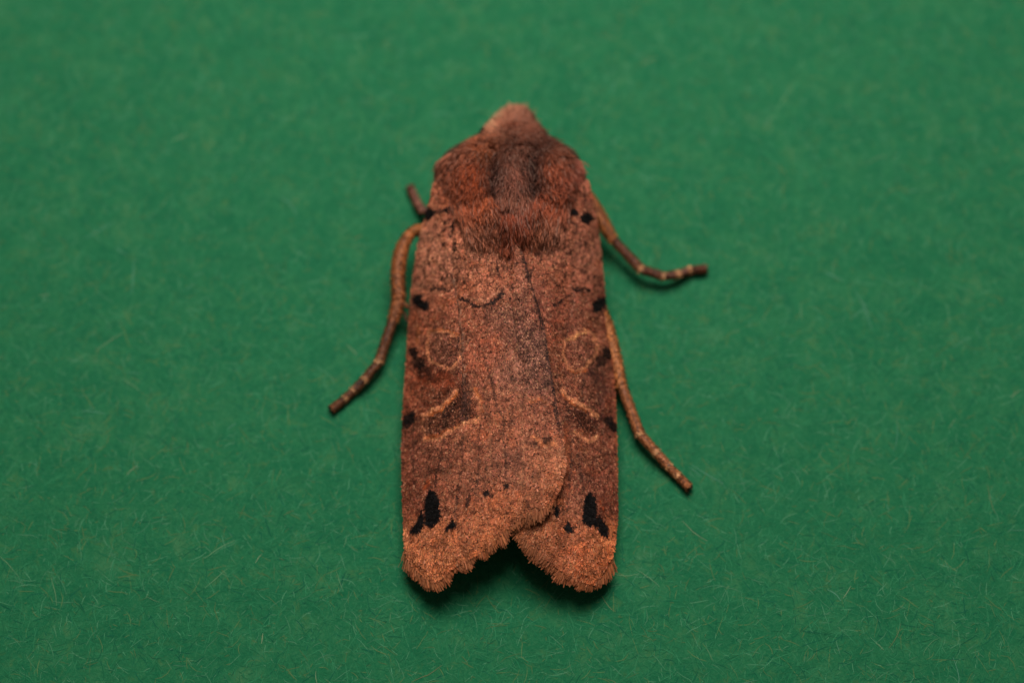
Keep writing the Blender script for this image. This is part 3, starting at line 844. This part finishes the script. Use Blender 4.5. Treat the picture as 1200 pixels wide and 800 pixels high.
# eyes
def ball(name, px, py, z, r, mat, parent, colr, sq=(1, 1, 1)):
    c = P(px, py, z); nu, nv = 24, 14
    u, v = np.meshgrid(np.linspace(0, 2 * math.pi, nu, endpoint=False), np.linspace(0.02, math.pi - .02, nv), indexing='ij')
    V = np.stack([np.sin(v) * np.cos(u) * sq[0], np.sin(v) * np.sin(u) * sq[1], np.cos(v) * sq[2]], -1) * r + c
    idx = np.arange(nu * nv).reshape(nu, nv)
    i2 = np.roll(idx, -1, 0)
    q = np.stack([idx[:, :-1], idx[:, 1:], i2[:, 1:], i2[:, :-1]], -1).reshape(-1, 4)
    return mesh_np(name, V.reshape(-1, 3), [q], mat, parent, np.tile(colr, (nu * nv, 1)))


M_eye = pigment_material('eye_gloss', .15, .6)
ball('eye', 572, 158, .27, .038, M_eye, ROOT, lin((14, 12, 12)), (1, 1, 1.1))
ball('eye', 625, 160, .25, .036, M_eye, ROOT, lin((14, 12, 12)), (1, 1, 1.1))


# ---- legs
def tube(name, pts, mat, parent, colfn, ns=14, na=12, fuzz=0, fuzz_len=.012):
    """pts: (px, py, z, radius in BU)"""
    q = resample(pts, ns)
    c = P(q[:, 0], q[:, 1], q[:, 2]); r = q[:, 3] * 1.06
    tan = norm(np.gradient(c, axis=0))
    up = np.tile(np.array([0, 0, 1.0]), (ns, 1))
    s1 = norm(np.cross(tan, up)); s2 = norm(np.cross(s1, tan))
    a = np.linspace(0, 2 * math.pi, na, endpoint=False)
    V = c[:, None] + (s1[:, None] * np.cos(a)[None, :, None] + s2[:, None] * np.sin(a)[None, :, None]) * r[:, None, None]
    idx = np.arange(ns * na).reshape(ns, na)
    quads = np.stack([idx[:-1], np.roll(idx[:-1], -1, 1), np.roll(idx[1:], -1, 1), idx[1:]], -1).reshape(-1, 4)
    Vf = np.vstack([V.reshape(-1, 3), c[0] - tan[0] * r[0] * .5, c[-1] + tan[-1] * r[-1] * .5])
    e0, e1 = len(Vf) - 2, len(Vf) - 1
    tri = np.vstack([np.stack([np.roll(idx[0], -1), idx[0], np.full(na, e0)], -1), np.stack([idx[-1], np.roll(idx[-1], -1), np.full(na, e1)], -1)])
    t = np.linspace(0, 1, ns)
    cc = colfn(t)
    cc = np.repeat(cc, na, 0) * (.55 + .9 * vnoise(c[:, 0] * 60, c[:, 1] * 60, 5))[:, None].repeat(na, 0) * rng.uniform(.8, 1.2, (ns * na, 1)); cc = np.vstack([cc, cc[:1], cc[-1:]])
    VV = [Vf]; FF = [quads, tri]; KK = [cc]
    if fuzz:   # close-lying leg scales, grown out of the same surface
        k = rng.uniform(0, ns - 1.001, fuzz); i = k.astype(int); f = (k - i)[:, None]
        cen = c[i] * (1 - f) + c[i + 1] * f; tt = tan[i]; S1 = s1[i]; S2 = s2[i]; rr = (r[i] * (1 - f[:, 0]) + r[i + 1] * f[:, 0])[:, None]
        al = rng.uniform(0, 2 * math.pi, fuzz)[:, None]
        nn = S1 * np.cos(al) + S2 * np.sin(al); sdv = np.cross(tt, nn)
        o = cen + nn * rr * .93
        d = norm(tt + nn * rng.uniform(.15, .8, (fuzz, 1)) + sdv * rng.normal(0, .2, (fuzz, 1)))
        ln = fuzz_len * rng.uniform(.6, 1.4, (fuzz, 1)); wd = rng.uniform(.003, .0055, (fuzz, 1))
        W = np.stack([o - sdv * wd * .3, o + sdv * wd * .3, o + d * ln * .7 + sdv * wd * .5, o + d * ln, o + d * ln * .7 - sdv * wd * .5], 1).reshape(-1, 3)
        base = len(Vf)
        FF.append(base + (np.arange(fuzz) * 5)[:, None] + np.arange(5)[None])
        kc = colfn(k / (ns - 1)) * np.where(rng.uniform(0, 1, (fuzz, 1)) < .35, .35, 1.2) * rng.uniform(.7, 1.4, (fuzz, 1))
        VV.append(W); KK.append(np.repeat(kc, 5, 0))
    return mesh_np(name, np.vstack(VV), FF, mat, parent, np.clip(np.vstack(KK), 0, .8))


def grad(a, b, band=None, bw=.2):
    A, B = lin(a) * GAIN, lin(b) * GAIN

    def f(t):
        t = np.asarray(t)
        c = (A * (1 - t)[:, None] + B * t[:, None]) * np.array([.82, .70, .62])
        if band is not None:
            m = sstep(1 - bw * 1.3, 1 - bw * .5, t)[:, None]
            m = m * .9; c = c * (1 - m) + lin(band) * GAIN * m
        return c
    return f


TAN = (158, 102, 58); DKB = (84, 50, 36); PALEB = (188, 132, 88); ORB = (150, 84, 42)


def leg(label, upper, tibia, tarsus, ucol, tcol, scol, spurs=(), scale=1.0, bandc=PALEB):
    e = tube('leg', upper, M_leg, ROOT, grad(*ucol), fuzz=500)
    e['label'] = label
    if tibia: tube('tibia', tibia, M_leg, e, grad(*tcol), ns=18, fuzz=1500, fuzz_len=.016)
    for i in range(len(tarsus) - 1):
        a = np.array(tarsus[i], float); b = np.array(tarsus[i + 1], float)
        mid = a * .45 + b * .55; mid[3] *= .97
        a2 = a.copy(); a2[3] *= .86; b2 = b.copy(); b2[3] *= 1.03
        pa = a * .9 + b * .1; pa[3] = a[3] * .92
        sc = scol
        L = np.hypot(*(b[:2] - a[:2]))
        tube('tarsus_segment', [a2, pa, mid, b2], M_leg, e, grad(sc[0], sc[1], bandc if i < len(tarsus) - 2 else None, min(.5, 4.5 / L)), ns=12, fuzz=int(18 * L) + 60, fuzz_len=.012)
    a = np.array(tarsus[-1], float); p = np.array(tarsus[-2], float)
    d = (a - p)[:2]; d /= np.hypot(*d); nrm = np.array([-d[1], d[0]])
    for s in (-1, 1):
        c1 = a[:2] + d * 2.0 + nrm * s * 2.6; c2 = a[:2] + d * 4.0 + nrm * s * 3.4
        tube('claw', [(a[0], a[1], a[2], .006), (c1[0], c1[1], a[2], .0045), (c2[0], c2[1], max(a[2] - .008, .012), .0012)], M_leg, e, grad(DKB, (60, 34, 24)), ns=8, na=8)
    for s in spurs:
        tube('spur', s, M_leg, e, grad(TAN, DKB), ns=10, na=8, fuzz=80, fuzz_len=.008)
    return e


# mid leg on the left: knee close to the wing, tarsus swinging out
leg('left middle leg, bent at the knee',
    [(520, 282, .15, .020), (500, 271, .16, .021), (488, 270, .17, .021), (482, 273, .18, .018)],
    [(481, 273, .18, .018), (475, 283, .175, .022), (469, 300, .16, .026), (466, 324, .14, .026), (467, 348, .12, .023), (463, 368, .095, .020), (461, 374, .09, .018)],
    [(461, 373, .09, .018), (444, 424, .06, .0165), (427, 445, .050, .0150), (415, 457, .028, .0140), (404, 467, .026, .0135), (390, 478.5, .024, .0145)],
    (ORB, TAN), ((150, 92, 50), (140, 86, 50)), ((96, 60, 38), (112, 72, 46)),
    spurs=[[(469, 352, .12, .008), (476, 358, .11, .007), (484, 361, .10, .003)], [(468, 358, .10, .006), (474, 368, .08, .005), (477, 376, .07, .002)]])
# fore leg on the left: only its foot shows
leg('left front leg, only the foot showing beside the shoulder',
    [(530, 252, .10, .02), (515, 251, .09, .017), (505, 249, .08, .015)], None,
    [(505, 249, .08, .0150), (496, 247, .06, .0145), (490, 240, .045, .0135), (487, 233, .035, .0130), (484, 227, .030, .0130), (481, 221, .026, .0140)],
    (DKB, DKB), None, ((96, 54, 40), (104, 60, 44)), bandc=(136, 86, 66))
# fore leg on the right
leg('right front leg, stretched out to the side',
    [(660, 215, .20, .022), (680, 222, .20, .023), (690, 232, .19, .022)],
    [(686, 226, .195, .021), (696, 243, .17, .025), (705, 259, .14, .024), (714, 274, .11, .019), (717, 279, .10, .016)],
    [(716, 278, .10, .0175), (751, 315.5, .075, .0170), (777, 324, .060, .0150), (794, 322, .045, .0140), (808, 317, .026, .0135), (826, 315, .024, .0150)],
    (ORB, TAN), ((150, 90, 48), (164, 100, 48)), ((94, 56, 38), (108, 66, 44)),
    spurs=[[(716, 277, .09, .005), (719, 284, .075, .0045), (720, 291, .06, .0015)]])
# hind leg on the right
leg('right hind leg, reaching back along the wing',
    [(690, 350, .12, .020), (703, 362, .13, .021), (711, 378, .13, .02)],
    [(710, 374, .13, .018), (715, 392, .12, .020), (721, 418, .10, .0205), (727, 446, .08, .019), (728, 452, .07, .018)],
    [(728, 450, .075, .0185), (750, 509, .060, .0175), (769, 530, .050, .0160), (783, 546, .028, .0150), (794, 557, .026, .0140), (807, 570, .024, .0150)],
    (TAN, TAN), ((180, 118, 68), (176, 114, 68)), ((156, 100, 64), (160, 104, 66)),
    spurs=[[(727, 448, .06, .005), (729, 460, .045, .0045), (732, 470, .035, .0015)]])
